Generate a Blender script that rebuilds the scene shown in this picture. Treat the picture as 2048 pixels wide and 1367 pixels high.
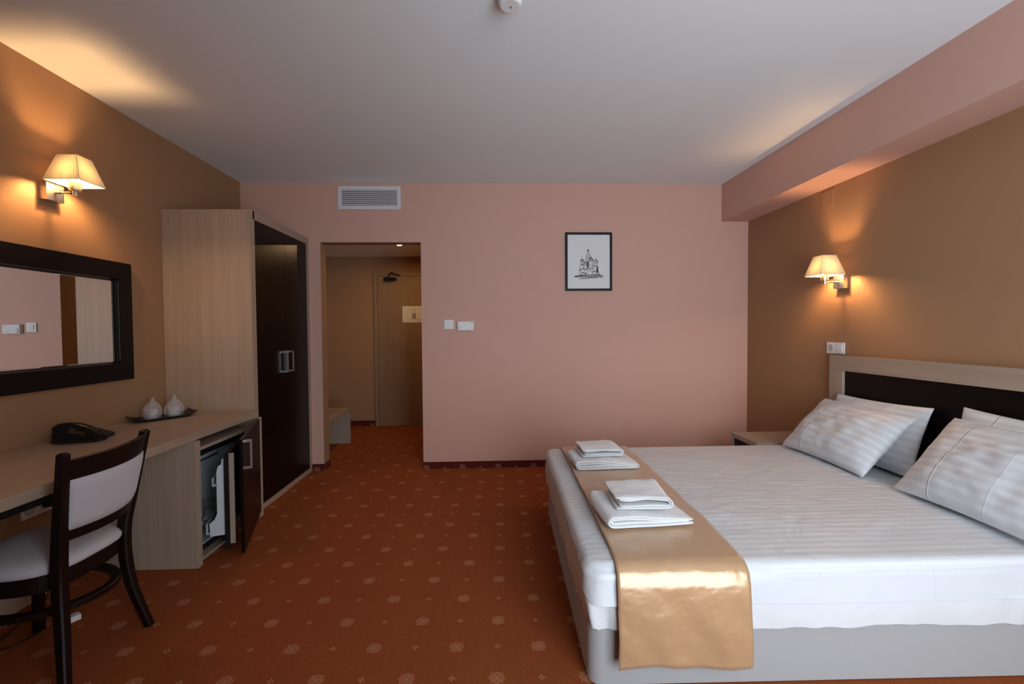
import bpy, bmesh, math, random
from mathutils import Vector, Matrix, noise

# ------------------------------------------------------------------ clear
for o in list(bpy.data.objects): bpy.data.objects.remove(o, do_unlink=True)
S = bpy.context.scene
COL = S.collection
random.seed(4)

# ------------------------------------------------------------------ camera
EYE = 1.32
YAW, PITCH, ROLL = .0375, .027, -.0073
fw = Vector((math.sin(YAW)*math.cos(PITCH), math.cos(YAW)*math.cos(PITCH), -math.sin(PITCH)))
rt = fw.cross(Vector((0, 0, 1))).normalized(); up = rt.cross(fw)
c_, s_ = math.cos(ROLL), math.sin(ROLL)
rt, up = rt*c_ + up*s_, up*c_ - rt*s_
cam_data = bpy.data.cameras.new('camera')
cam = bpy.data.objects.new('camera', cam_data); COL.objects.link(cam)
m3 = Matrix((rt, up, -fw)).transposed()
cam.matrix_world = Matrix.Translation((0, 0, EYE)) @ m3.to_4x4()
cam_data.sensor_width = 36; cam_data.lens = 908.5/2048*36
cam_data.shift_x = 7/2048; cam_data.clip_start = .02
S.camera = cam

# ------------------------------------------------------------------ light
W = bpy.data.worlds.new('sky'); S.world = W; W.use_nodes = True
W.node_tree.nodes['Background'].inputs[0].default_value = (.72, .84, 1, 1)
W.node_tree.nodes['Background'].inputs[1].default_value = 1.0
S.view_settings.view_transform = 'Standard'; S.view_settings.look = 'None'
S.view_settings.exposure = 0.0; S.view_settings.gamma = 1.0
S.view_settings.use_curve_mapping = False
WIN = (.32, 2.05, .02, 2.45)            # window opening in the near wall: x0 x1 z0 z1
NEAR, NTH = -.15, .62  # unseen near wall; reveal deepened to cut oblique daylight on the left side
def area(name, loc, rot, sx, sy, power, color):
    l = bpy.data.lights.new(name, 'AREA'); l.shape = 'RECTANGLE'; l.size = sx; l.size_y = sy
    l.energy = power; l.color = color
    o = bpy.data.objects.new(name, l); COL.objects.link(o); o.location = loc; o.rotation_euler = rot
    return o
area('window_daylight', ((WIN[0]+WIN[1])/2, NEAR-NTH+.02, (WIN[2]+WIN[3])/2), (math.radians(90), 0, 0),
     WIN[1]-WIN[0]-.1, WIN[3]-WIN[2]-.1, 104, (.765, .895, 1.0))

# ------------------------------------------------------------------ helpers: objects
def tag(o, label=None, cat=None, group=None, kind=None):
    if label: o['label'] = label
    if cat: o['category'] = cat
    if group: o['group'] = group
    if kind: o['kind'] = kind
    return o
def thing(name, label, cat, loc=(0, 0, 0), group=None):
    o = bpy.data.objects.new(name, None); COL.objects.link(o); o.location = loc
    o.empty_display_size = .05
    return tag(o, label, cat, group)
def wloc(o):
    v = Vector((0, 0, 0))
    while o: v += o.location; o = o.parent
    return v
def obj(name, bm, mat, parent=None, loc=None, bevel=0, smooth=False, seg=1):
    """link bm (world coordinates) as one mesh object"""
    if bevel:
        es = [e for e in bm.edges if len(e.link_faces) == 2 and e.calc_face_angle(0) > .5]
        bmesh.ops.bevel(bm, geom=es, offset=bevel, segments=seg, affect='EDGES', clamp_overlap=True)
    base = wloc(parent) if parent else None
    if base is None:
        if loc is None:
            vs = [v.co for v in bm.verts]
            loc = ((min(v.x for v in vs)+max(v.x for v in vs))/2, (min(v.y for v in vs)+max(v.y for v in vs))/2, min(v.z for v in vs))
        base = Vector(loc)
    bmesh.ops.translate(bm, verts=bm.verts, vec=-base)
    bmesh.ops.recalc_face_normals(bm, faces=bm.faces)
    me = bpy.data.meshes.new(name); bm.to_mesh(me); bm.free()
    for mm in (mat if isinstance(mat, (list, tuple)) else [mat]): me.materials.append(mm)
    if smooth:
        for p in me.polygons: p.use_smooth = True
    o = bpy.data.objects.new(name, me); COL.objects.link(o)
    if parent: o.parent = parent
    else: o.location = base
    return o
def struct(name, bm, mat, **k):
    o = obj(name, bm, mat, **k); o['kind'] = 'structure'; return o
# ------------------------------------------------------------------ helpers: shapes
def B(): return bmesh.new()
def box(bm, x0, x1, y0, y1, z0, z1):
    vs = [bm.verts.new((x, y, z)) for x in (x0, x1) for y in (y0, y1) for z in (z0, z1)]
    fs = [(0, 1, 3, 2), (4, 6, 7, 5), (0, 4, 5, 1), (2, 3, 7, 6), (0, 2, 6, 4), (1, 5, 7, 3)]
    return [bm.faces.new([vs[i] for i in f]) for f in fs]
def obox(bm, o, ax, ay, az, a0, a1, b0, b1, c0, c1):
    o, ax, ay, az = map(Vector, (o, ax, ay, az))
    vs = [bm.verts.new(o+ax*a+ay*b+az*c) for a in (a0, a1) for b in (b0, b1) for c in (c0, c1)]
    fs = [(0, 1, 3, 2), (4, 6, 7, 5), (0, 4, 5, 1), (2, 3, 7, 6), (0, 2, 6, 4), (1, 5, 7, 3)]
    return [bm.faces.new([vs[i] for i in f]) for f in fs]
def bx(*a):
    bm = B(); box(bm, *a); return bm
def tube(bm, pts, r, n=10, caps=True):
    pts = [Vector(p) for p in pts]; rs = r if isinstance(r, (list, tuple)) else [r]*len(pts)
    rings = []; ref = None
    for i, p in enumerate(pts):
        t = (pts[min(i+1, len(pts)-1)]-pts[max(i-1, 0)]).normalized()
        if ref is None:
            ref = Vector((0, 0, 1)) if abs(t.z) < .9 else Vector((1, 0, 0))
        a = (ref - t*ref.dot(t)).normalized(); b = t.cross(a); ref = a
        rings.append([bm.verts.new(p+(a*math.cos(k*2*math.pi/n)+b*math.sin(k*2*math.pi/n))*rs[i]) for k in range(n)])
    for i in range(len(rings)-1):
        for k in range(n):
            bm.faces.new((rings[i][k], rings[i][(k+1) % n], rings[i+1][(k+1) % n], rings[i+1][k]))
    if caps:
        bm.faces.new(rings[0]); bm.faces.new(rings[-1])
def lathe(bm, prof, cx, cy, n=28, axis='z', cap=True):
    """prof list of (r, h); axis z: centre (cx,cy) ; axis 'y-': centre (x,z) revolve around Y, h = y"""
    rings = []
    for r, h in prof:
        ring = []
        for k in range(n):
            a = 2*math.pi*k/n
            if axis == 'z': p = (cx+r*math.cos(a), cy+r*math.sin(a), h)
            elif axis == 'y': p = (cx+r*math.cos(a), h, cy+r*math.sin(a))
            else: p = (h, cx+r*math.cos(a), cy+r*math.sin(a))
            ring.append(bm.verts.new(p))
        rings.append(ring)
    for i in range(len(rings)-1):
        for k in range(n):
            bm.faces.new((rings[i][k], rings[i][(k+1) % n], rings[i+1][(k+1) % n], rings[i+1][k]))
    if cap: bm.faces.new(rings[0]); bm.faces.new(rings[-1])
def sweep(bm, pts, secs, side):
    """rectangular section swept along pts; side(i)->unit vector of the width; secs (width, depth)"""
    pts = [Vector(p) for p in pts]; rings = []
    for i, p in enumerate(pts):
        t = (pts[min(i+1, len(pts)-1)]-pts[max(i-1, 0)]).normalized()
        s = Vector(side(i) if callable(side) else side); s = (s-t*s.dot(t)).normalized(); d = t.cross(s)
        w, e = secs[i] if isinstance(secs, list) else secs
        cr = .28
        q = [(-1, -1+cr), (-1, 1-cr), (-1+cr, 1), (1-cr, 1), (1, 1-cr), (1, -1+cr), (1-cr, -1), (-1+cr, -1)]
        rings.append([bm.verts.new(p+s*a*w/2+d*b*e/2) for a, b in q])
    n = 8
    for i in range(len(rings)-1):
        for k in range(n):
            bm.faces.new((rings[i][k], rings[i][(k+1) % n], rings[i+1][(k+1) % n], rings[i+1][k]))
    bm.faces.new(rings[0]); bm.faces.new(rings[-1])
def smoothpath(pts, n=6):
    """Catmull-Rom"""
    P = [Vector(p) for p in pts]; out = []
    for i in range(len(P)-1):
        p0, p1, p2, p3 = P[max(i-1, 0)], P[i], P[i+1], P[min(i+2, len(P)-1)]
        for k in range(n):
            t = k/n
            out.append(.5*((2*p1)+(p2-p0)*t+(2*p0-5*p1+4*p2-p3)*t*t+(3*p1-p0-3*p2+p3)*t**3))
    out.append(P[-1]); return out

# ------------------------------------------------------------------ helpers: materials
def mat(name, color, rough=.5, metal=0, spec=.5, bump=None, **k):
    m = bpy.data.materials.new(name); m.use_nodes = True
    nt = m.node_tree; b = nt.nodes['Principled BSDF']
    b.inputs['Base Color'].default_value = (*color, 1); b.inputs['Roughness'].default_value = rough
    b.inputs['Metallic'].default_value = metal; b.inputs['Specular IOR Level'].default_value = spec
    for n, v in k.items(): b.inputs[n.replace('_', ' ')].default_value = v
    if bump:
        sc, st, dist = bump
        tc = nt.nodes.new('ShaderNodeTexCoord'); nz = nt.nodes.new('ShaderNodeTexNoise')
        nz.inputs['Scale'].default_value = sc; nz.inputs['Detail'].default_value = 4
        bp = nt.nodes.new('ShaderNodeBump'); bp.inputs['Strength'].default_value = st; bp.inputs['Distance'].default_value = dist
        nt.links.new(tc.outputs['Object'], nz.inputs['Vector']); nt.links.new(nz.outputs['Fac'], bp.inputs['Height'])
        nt.links.new(bp.outputs['Normal'], b.inputs['Normal'])
    return m
class N:
    """tiny expression builder over math nodes"""
    def __init__(s, nt, sock): s.nt, s.k = nt, sock
    def op(s, o, *a):
        n = s.nt.nodes.new('ShaderNodeMath'); n.operation = o
        for i, v in enumerate((s,)+a):
            if isinstance(v, N): s.nt.links.new(v.k, n.inputs[i])
            else: n.inputs[i].default_value = v
        return N(s.nt, n.outputs[0])
    def __add__(s, o): return s.op('ADD', o)
    def __sub__(s, o): return s.op('SUBTRACT', o)
    def __mul__(s, o): return s.op('MULTIPLY', o)
    def __truediv__(s, o): return s.op('DIVIDE', o)
    def abs(s): return s.op('ABSOLUTE')
    def lt(s, o): return s.op('LESS_THAN', o)
    def gt(s, o): return s.op('GREATER_THAN', o)
    def max(s, o): return s.op('MAXIMUM', o)
    def min(s, o): return s.op('MINIMUM', o)
def hyp(a, b): return (a*a+b*b).op('SQRT')
def mixc(nt, fac, a, b):
    n = nt.nodes.new('ShaderNodeMix'); n.data_type = 'RGBA'
    for s, v in ((n.inputs[0], fac), (n.inputs[6], a), (n.inputs[7], b)):
        if isinstance(v, N): nt.links.new(v.k, s)
        elif hasattr(v, 'is_output'): nt.links.new(v, s)
        elif isinstance(v, (int, float)): s.default_value = v
        else: s.default_value = (*v, 1)
    return n.outputs[2]
def carpet_mat(name, base, lite, au, av, u0, v0, rot, G=.1712, dim=1.0):
    """woven medallion carpet; au, av = axes of world position used as u, v"""
    m = bpy.data.materials.new(name); m.use_nodes = True; nt = m.node_tree; b = nt.nodes['Principled BSDF']
    g = nt.nodes.new('ShaderNodeNewGeometry'); sp = nt.nodes.new('ShaderNodeSeparateXYZ')
    nt.links.new(g.outputs['Position'], sp.inputs[0])
    U, V = N(nt, sp.outputs[au])-u0, N(nt, sp.outputs[av])-v0
    c, s = math.cos(rot), math.sin(rot)
    u, v = U*c+V*s, V*c-U*s
    i, j = (u/G).op('ROUND'), (v/G).op('ROUND')
    du, dv = (u-i*G).abs(), (v-j*G).abs()
    par = (i+j).op('FLOORED_MODULO', 2.0).gt(.5)             # 1 = little flower
    r = hyp(du, dv)
    out = hyp(du-.0145, dv).min(hyp(du, dv-.0145))
    pet = hyp(du-.0130, dv).min(hyp(du, dv-.0130))
    ring = (out-.0128).abs().lt(.0018).max((pet-.0060).abs().lt(.0017))
    tip = hyp(du-.0215, dv-.0215).lt(.0036)
    big = ring.max(tip).max(r.lt(.0030))
    fl = hyp((du-.0085)*.75, dv).min(hyp(du, (dv-.0085)*.75)).lt(.0036).max(r.lt(.0018))
    H = G/4
    hi, hj = ((u+H*.5)/H).op('ROUND'), ((v+H*.5)/H).op('ROUND')
    hu, hv = (u+H*.5-hi*H).abs(), (v+H*.5-hj*H).abs()
    dots = hyp(hu, hv).lt(.0021)*r.gt(.034)
    one = N(nt, par.op('MULTIPLY', -1.0).op('ADD', 1.0).k)
    mask = (big*one).max(fl*par)
    nz = nt.nodes.new('ShaderNodeTexNoise'); nz.inputs['Scale'].default_value = 420; nz.inputs['Detail'].default_value = 3
    nt.links.new(g.outputs['Position'], nz.inputs['Vector'])
    n2 = nt.nodes.new('ShaderNodeTexNoise'); n2.inputs['Scale'].default_value = 5; n2.inputs['Detail'].default_value = 5
    nt.links.new(g.outputs['Position'], n2.inputs['Vector'])
    k1 = mixc(nt, N(nt, nz.outputs['Fac']).op('MULTIPLY', 1.0), [x*.62 for x in base], [x*1.38 for x in base])
    k2 = mixc(nt, N(nt, n2.outputs['Fac'])*.35, k1, [x*.6 for x in base])
    k3 = mixc(nt, dots*.42, k2, lite)
    k4 = mixc(nt, mask*.62*dim, k3, lite)
    nt.links.new(k4, b.inputs['Base Color'])
    b.inputs['Roughness'].default_value = .95; b.inputs['Specular IOR Level'].default_value = .1
    b.inputs['Sheen Weight'].default_value = .25; b.inputs['Sheen Roughness'].default_value = .6
    b.inputs['Sheen Tint'].default_value = (*[min(1, x*3) for x in base], 1)
    bp = nt.nodes.new('ShaderNodeBump'); bp.inputs['Strength'].default_value = .6; bp.inputs['Distance'].default_value = .004
    nt.links.new(nz.outputs['Fac'], bp.inputs['Height']); nt.links.new(bp.outputs['Normal'], b.inputs['Normal'])
    return m
def wood_mat(name, c1, c2, axis, rough=.42, scale=1.0):
    """veneer with straight grain along `axis` (0 x, 1 y, 2 z)"""
    m = bpy.data.materials.new(name); m.use_nodes = True; nt = m.node_tree; b = nt.nodes['Principled BSDF']
    g = nt.nodes.new('ShaderNodeNewGeometry'); mp = nt.nodes.new('ShaderNodeMapping')
    sc = [70*scale]*3; sc[axis] = 1.3
    mp.inputs['Scale'].default_value = sc
    nt.links.new(g.outputs['Position'], mp.inputs['Vector'])
    nz = nt.nodes.new('ShaderNodeTexNoise'); nz.inputs['Scale'].default_value = 1; nz.inputs['Detail'].default_value = 5; nz.inputs['Roughness'].default_value = .62
    nt.links.new(mp.outputs['Vector'], nz.inputs['Vector'])
    mp2 = nt.nodes.new('ShaderNodeMapping'); sc = [11*scale]*3; sc[axis] = .5; mp2.inputs['Scale'].default_value = sc
    nt.links.new(g.outputs['Position'], mp2.inputs['Vector'])
    n2 = nt.nodes.new('ShaderNodeTexNoise'); n2.inputs['Scale'].default_value = 1; n2.inputs['Detail'].default_value = 3
    nt.links.new(mp2.outputs['Vector'], n2.inputs['Vector'])
    f = (N(nt, nz.outputs['Fac'])*.7+N(nt, n2.outputs['Fac'])*.6-.15)
    f = f.op('SUBTRACT', .5).op('MULTIPLY', 1.9).op('ADD', .5); f = f.max(0.0).min(1.0)
    nt.links.new(mixc(nt, f, c1, c2), b.inputs['Base Color'])
    b.inputs['Roughness'].default_value = rough; b.inputs['Specular IOR Level'].default_value = .4 if c1[0] > .05 else .15
    bp = nt.nodes.new('ShaderNodeBump'); bp.inputs['Strength'].default_value = .12; bp.inputs['Distance'].default_value = .001
    nt.links.new(nz.outputs['Fac'], bp.inputs['Height']); nt.links.new(bp.outputs['Normal'], b.inputs['Normal'])
    return m
def linen_mat(name, c1, c2, axis, period, creases=(), wr=.5, rough=.55):
    """white cotton with woven satin stripes across object `axis`; creases = [(axis, pos, width, height)]"""
    m = bpy.data.materials.new(name); m.use_nodes = True; nt = m.node_tree; b = nt.nodes['Principled BSDF']
    tc = nt.nodes.new('ShaderNodeTexCoord'); sp = nt.nodes.new('ShaderNodeSeparateXYZ')
    wv = nt.nodes.new('ShaderNodeTexNoise'); wv.inputs['Scale'].default_value = 3.2; wv.inputs['Detail'].default_value = 2
    nt.links.new(tc.outputs['Object'], wv.inputs['Vector']); nt.links.new(tc.outputs['Object'], sp.inputs[0])
    ax = [N(nt, sp.outputs[i]) for i in range(3)]
    wob = (N(nt, wv.outputs['Fac'])-.5)*.02
    f = ((ax[axis]+wob)/period).op('FRACT')
    st = ((f-.5).abs()-.25)*14.0
    st = (st+.5).max(0.0).min(1.0)
    nt.links.new(mixc(nt, st, c1, c2), b.inputs['Base Color'])
    nt.links.new((st*.25+rough-.12).k, b.inputs['Roughness'])
    b.inputs['Specular IOR Level'].default_value = .35
    b.inputs['Sheen Weight'].default_value = .15
    n1 = nt.nodes.new('ShaderNodeTexNoise'); n1.inputs['Scale'].default_value = 4.5; n1.inputs['Detail'].default_value = 5; n1.inputs['Distortion'].default_value = 1.2
    nt.links.new(tc.outputs['Object'], n1.inputs['Vector'])
    n3 = nt.nodes.new('ShaderNodeTexNoise'); n3.inputs['Scale'].default_value = 900
    nt.links.new(tc.outputs['Object'], n3.inputs['Vector'])
    h = N(nt, n1.outputs['Fac'])*(.012*wr)+N(nt, n3.outputs['Fac'])*.00025
    for a, pos, w, hh in creases:
        d = ((ax[a]+wob*.6-pos).abs())/w
        h = h+(d*-1.0+1.0).max(0.0)*hh
    bp = nt.nodes.new('ShaderNodeBump'); bp.inputs['Strength'].default_value = .8; bp.inputs['Distance'].default_value = 1.0
    nt.links.new(h.k, bp.inputs['Height']); nt.links.new(bp.outputs['Normal'], b.inputs['Normal'])
    return m

M = {}
M['ceiling'] = mat('ceiling_paint', (.83, .87, .90), .9, bump=(90, .15, .002))
M['pink'] = mat('pink_paint', (.635, .383, .312), .85, bump=(120, .18, .002))
M['tan'] = mat('tan_paint', (.36, .198, .100), .85, bump=(120, .18, .002))
M['carpet'] = carpet_mat('carpet', (.25, .062, .019), (.56, .32, .19), 0, 1, .010, 1.690, -.028)
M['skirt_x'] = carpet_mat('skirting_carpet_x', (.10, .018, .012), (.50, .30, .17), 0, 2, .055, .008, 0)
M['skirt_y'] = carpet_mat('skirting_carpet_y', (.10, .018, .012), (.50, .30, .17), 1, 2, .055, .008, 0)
OAK1, OAK2 = (.335, .245, .18), (.455, .345, .262)
M['oak_z'] = wood_mat('oak_veneer_z', OAK1, OAK2, 2)
M['oak_y'] = wood_mat('oak_veneer_y', OAK1, OAK2, 1)
M['oak_x'] = wood_mat('oak_veneer_x', OAK1, OAK2, 0)
M['doorwood'] = wood_mat('door_veneer', (.25, .155, .085), (.34, .215, .125), 2, .5)
M['wenge'] = wood_mat('wenge', (.004, .0022, .0020), (.009, .005, .0042), 2, .30, .8)
M['wenge_y'] = wood_mat('wenge_y', (.004, .0024, .0022), (.008, .0052, .0045), 1, .36, .8)
M['chairwood'] = mat('dark_stained_wood', (.010, .0045, .004), .36, spec=.25)
M['chairfab'] = mat('grey_chair_fabric', (.56, .535, .575), .9, bump=(420, .7, .003), Sheen_Weight=.3)
M['chrome'] = mat('brushed_steel', (.62, .60, .57), .32, 1)
M['handle'] = mat('satin_chrome', (.75, .75, .76), .28, 1)
M['white'] = mat('white_plastic', (.80, .80, .81), .35)
M['greyplas'] = mat('grey_plastic', (.52, .52, .54), .4)
M['liner'] = mat('fridge_liner', (.62, .64, .66), .35)
M['black'] = mat('black_plastic', (.010, .010, .011), .3, spec=.35)
M['rubber'] = mat('black_rubber', (.006, .006, .006), .55)
M['paper'] = mat('paper', (.78, .78, .79), .8)
M['ink'] = mat('ink', (.02, .02, .022), .8)
M['greyink'] = mat('grey_ink', (.30, .30, .31), .8)
M['blackframe'] = mat('black_frame', (.004, .004, .005), .45, spec=.2)
M['base'] = mat('grey_velour', (.335, .325, .325), .85, bump=(260, .35, .002), Sheen_Weight=.35)
M['terry'] = mat('white_terry', (.86, .86, .87), .95, bump=(330, .9, .004), Sheen_Weight=.3)
M['satin'] = mat('gold_satin', (.53, .32, .165), .30, .22, spec=1.0, bump=(3.2, .95, .03), Sheen_Weight=.3)
M['cupglass'] = mat('frosted_plastic', (.50, .47, .49), .15, spec=.8)
M['fgrey'] = mat('grille_metal', (.72, .72, .75), .45)
M['mirror'] = mat('mirror_glass', (.86, .88, .88), .01, 1)

def shade_mat():
    m = bpy.data.materials.new('pleated_shade_fabric'); m.use_nodes = True; nt = m.node_tree
    out = nt.nodes['Material Output']; nt.nodes.remove(nt.nodes['Principled BSDF'])
    d = nt.nodes.new('ShaderNodeBsdfDiffuse'); d.inputs[0].default_value = (.82, .72, .52, 1)
    t = nt.nodes.new('ShaderNodeBsdfTranslucent'); t.inputs[0].default_value = (.050, .041, .025, 1)
    x = nt.nodes.new('ShaderNodeMixShader'); x.inputs[0].default_value = .38
    nt.links.new(d.outputs[0], x.inputs[1]); nt.links.new(t.outputs[0], x.inputs[2]); nt.links.new(x.outputs[0], out.inputs[0])
    return m
M['shade'] = shade_mat()
def emit_mat(name, color, s):
    m = bpy.data.materials.new(name); m.use_nodes = True; nt = m.node_tree
    nt.nodes.remove(nt.nodes['Principled BSDF']); e = nt.nodes.new('ShaderNodeEmission')
    e.inputs[0].default_value = (*color, 1); e.inputs[1].default_value = s
    nt.links.new(e.outputs[0], nt.nodes['Material Output'].inputs[0]); return m
M['bulb'] = emit_mat('warm_bulb', (1, .57, .24), 880)
M['spot'] = emit_mat('downlight_lamp', (1, .62, .28), 900)
def film_mat():
    m = bpy.data.materials.new('clear_film'); m.use_nodes = True; nt = m.node_tree
    out = nt.nodes['Material Output']; p = nt.nodes['Principled BSDF']
    p.inputs['Base Color'].default_value = (.75, .72, .74, 1); p.inputs['Roughness'].default_value = .18
    t = nt.nodes.new('ShaderNodeBsdfTransparent'); x = nt.nodes.new('ShaderNodeMixShader'); x.inputs[0].default_value = .30
    nt.links.new(t.outputs[0], x.inputs[1]); nt.links.new(p.outputs[0], x.inputs[2]); nt.links.new(x.outputs[0], out.inputs[0])
    return m
M['film'] = film_mat()

# ================================================================== THE ROOM
LW, RW, D, CZ = -2.318, 2.495, 4.338, 2.703
BXF, BZ = 2.231, 2.349
OL, OR, OT = -1.594, -.659, 2.150
WT = .14; Y2 = 6.34; CLX, CRX, CCZ = -2.26, -.56, 2.335
struct('floor', bx(LW-.2, RW+.2, NEAR-.8, Y2+.2, -.06, 0), M['carpet'])
struct('ceiling', bx(LW-.15, RW+.15, NEAR-.15, D, CZ, CZ+.1), M['ceiling'])
struct('wall_left', bx(LW-.12, LW, NEAR, D, 0, CZ), M['tan'])
struct('wall_right', bx(RW, RW+.12, NEAR, D, 0, CZ), M['tan'])
bm = B()
box(bm, LW-.12, OL, D, D+WT, 0, CZ+.1); box(bm, OR, RW+.12, D, D+WT, 0, CZ+.1); box(bm, OL, OR, D, D+WT, OT, CZ+.1)
for f in bm.faces:
    f.normal_update(); c = f.calc_center_median()
    if c.y > D+.01: f.material_index = 1
struct('wall_back', bm, [M['pink'], M['tan']])
bm = B()
x0, x1, z0, z1 = WIN
box(bm, LW-.12, x0, NEAR-NTH, NEAR, 0, CZ); box(bm, x1, RW+.12, NEAR-NTH, NEAR, 0, CZ)
box(bm, x0, x1, NEAR-NTH, NEAR, 0, z0); box(bm, x0, x1, NEAR-NTH, NEAR, z1, CZ)
struct('wall_near', bm, M['tan'])
bm = B()
for a, b in ((x0, x0+.05), (x1-.05, x1), ((x0+x1)/2-.03, (x0+x1)/2+.03)): box(bm, a, b, NEAR-NTH+.03, NEAR-NTH+.08, z0, z1)
for a, b in ((z0, z0+.05), (z1-.05, z1)): box(bm, x0, x1, NEAR-NTH+.03, NEAR-NTH+.08, a, b)
struct('window_1', bm, M['white'])
struct('trim_1', bx(BXF, RW, NEAR, D, BZ, CZ), M['pink'])
# corridor
struct('ceiling_corridor', bx(CLX-.1, CRX+.1, D+WT, Y2+.1, CCZ, CCZ+.1), M['ceiling'])
struct('wall_corridor_left', bx(CLX-.1, CLX, D+WT, Y2, 0, CCZ), M['tan'])
struct('wall_corridor_right', bx(CRX, CRX+.1, D+WT, Y2, 0, CCZ), M['tan'])
struct('wall_corridor_back', bx(CLX-.1, CRX+.1, Y2, Y2+.12, 0, CCZ), M['tan'])
# skirting covered in carpet
SK, SH = .012, .062
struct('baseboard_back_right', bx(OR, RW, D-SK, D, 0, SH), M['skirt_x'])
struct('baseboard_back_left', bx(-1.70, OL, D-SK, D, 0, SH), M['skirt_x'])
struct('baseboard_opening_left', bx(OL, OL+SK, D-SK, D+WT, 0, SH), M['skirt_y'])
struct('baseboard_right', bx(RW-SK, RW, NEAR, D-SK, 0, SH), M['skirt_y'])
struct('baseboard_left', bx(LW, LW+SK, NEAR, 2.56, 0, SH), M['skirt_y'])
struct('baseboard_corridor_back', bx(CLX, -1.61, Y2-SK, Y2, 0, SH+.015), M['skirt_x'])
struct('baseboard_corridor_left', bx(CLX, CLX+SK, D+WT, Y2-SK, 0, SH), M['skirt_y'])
# inspection cover painted over on the right wall
bm = bx(RW-.006, RW, 3.235, 3.352, 2.20, 2.325)
tag(obj('access_cover', bm, M['tan'], bevel=.003), 'small square cover painted over in wall tan under the pink beam', 'wall cover')

# entrance door
dr = bpy.data.objects.new('door_1', None); COL.objects.link(dr); dr.location = (-1.08, Y2-.02, 0); dr['kind'] = 'structure'
dr['label'] = 'wood veneer entrance door at the end of the corridor'
bm = B()
box(bm, -1.61, -1.556, Y2-.03, Y2, 0, 2.118); box(bm, -.62, -.566, Y2-.03, Y2, 0, 2.118); box(bm, -1.556, -.62, Y2-.03, Y2, 2.072, 2.118)
obj('door_frame', bm, M['doorwood'], dr, bevel=.003)
obj('door_leaf', bx(-1.552, -.624, Y2-.024, Y2-.001, .004, 2.068), M['doorwood'], dr, bevel=.002)
for z in (1.765, .315):
    bm = B(); tube(bm, [(-1.560, Y2-.036, z-.045), (-1.560, Y2-.036, z+.045)], .008, 10); obj('hinge', bm, M['chrome'], dr)
cl = obj('door_closer', bx(-1.462, -1.318, Y2-.070, Y2-.022, 2.000, 2.045), M['black'], dr, bevel=.005)
bm = B(); tube(bm, [(-1.40, Y2-.045, 1.985), (-1.40, Y2-.045, 2.06)], .013, 12); tube(bm, [(-1.325, Y2-.046, 2.022), (-1.292, Y2-.046, 2.022)], .020, 12); obj('closer_spindle', bm, M['black'], cl)
bm = B(); sweep(bm, smoothpath([(-1.40, Y2-.05, 2.058), (-1.375, Y2-.10, 2.085), (-1.345, Y2-.07, 2.105), (-1.28, Y2-.03, 2.078)]), (.018, .008), (0, 0, 1))
box(bm, -1.30, -1.245, Y2-.045, Y2-.026, 2.068, 2.088); obj('closer_arm', bm, M['black'], cl)
# notice on the door
nt_ = thing('notice_sheet', 'white printed notice sheet stuck on the entrance door', 'notice', (-1.06, Y2-.026, 1.43))
YN = Y2-.0245
obj('sheet', bx(-1.222, -.905, YN-.0025, YN, 1.430, 1.655), M['paper'], nt_)
bm = B(); box(bm, -1.090, -1.035, YN-.0035, YN-.0024, 1.480, 1.556); obj('picture_print', bm, M['greyink'], nt_)
for z, a, b in ((1.606, -1.096, -1.026), (1.598, -1.090, -1.034), (1.574, -1.066, -1.038), (1.466, -1.130, -.985), (1.460, -1.05, -.94)):
    obj('printed_line', bx(a, b, YN-.0035, YN-.0024, z, z+.0035), M['greyink'], nt_)

# recessed downlight in the corridor
dl = thing('ceiling_downlight', 'small round recessed downlight lit in the corridor ceiling', 'ceiling light', (-1.078, 5.45, CCZ))
bm = B(); lathe(bm, [(.030, CCZ-.001), (.030, CCZ-.007), (.044, CCZ-.005), (.044, CCZ)], -1.078, 5.45, cap=False); obj('bezel', bm, M['chrome'], dl, smooth=True)
bm = B(); lathe(bm, [(.029, CCZ-.0015), (.029, CCZ-.004)], -1.078, 5.45); obj('lamp', bm, M['spot'], dl)

# ================================================================== WARDROBE
WX, WY, WZ = -1.703, 3.308, 2.185
WE = D-.002
wr = thing('wardrobe', 'tall oak veneer wardrobe with two dark brown doors beside the corridor opening', 'wardrobe', ((LW+WX)/2, (WY+WE)/2, 0))
obj('side_panel', bx(LW+.003, WX, WY, WY+.038, 0, WZ), M['oak_z'], wr, bevel=.0015)
obj('front_post', bx(WX-.03, WX, WY+.0385, WY+.058, 0, WZ), M['oak_z'], wr)
obj('side_panel', bx(LW+.003, WX, WE-.045, WE, 0, WZ), M['oak_z'], wr, bevel=.0015)
obj('top_panel', bx(LW+.003, WX, WY+.038, WE-.045, WZ-.058, WZ), M['oak_y'], wr, bevel=.0015)
obj('bottom_panel', bx(LW+.003, WX, WY+.038, WE-.045, 0, .040), M['oak_y'], wr, bevel=.0015)
obj('back_panel', bx(LW+.003, LW+.012, WY+.038, WE-.045, .04, WZ-.058), M['oak_z'], wr)
ysp = 3.842
for a, b, hy in ((WY+.060, ysp-.0015, 3.800), (ysp+.0015, WE-.047, 3.903)):
    d = obj('wardrobe_door', bx(WX-.024, WX-.005, a, b, .042, WZ-.060), M['wenge'], wr, bevel=.0015)
    h = B(); x = WX-.005
    box(h, x+.028, x+.038, hy-.006, hy+.006, .983, 1.157)
    for z in (.983, 1.143): box(h, x, x+.028, hy-.006, hy+.006, z, z+.014)
    obj('handle', h, M['handle'], d, bevel=.0012)

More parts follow.
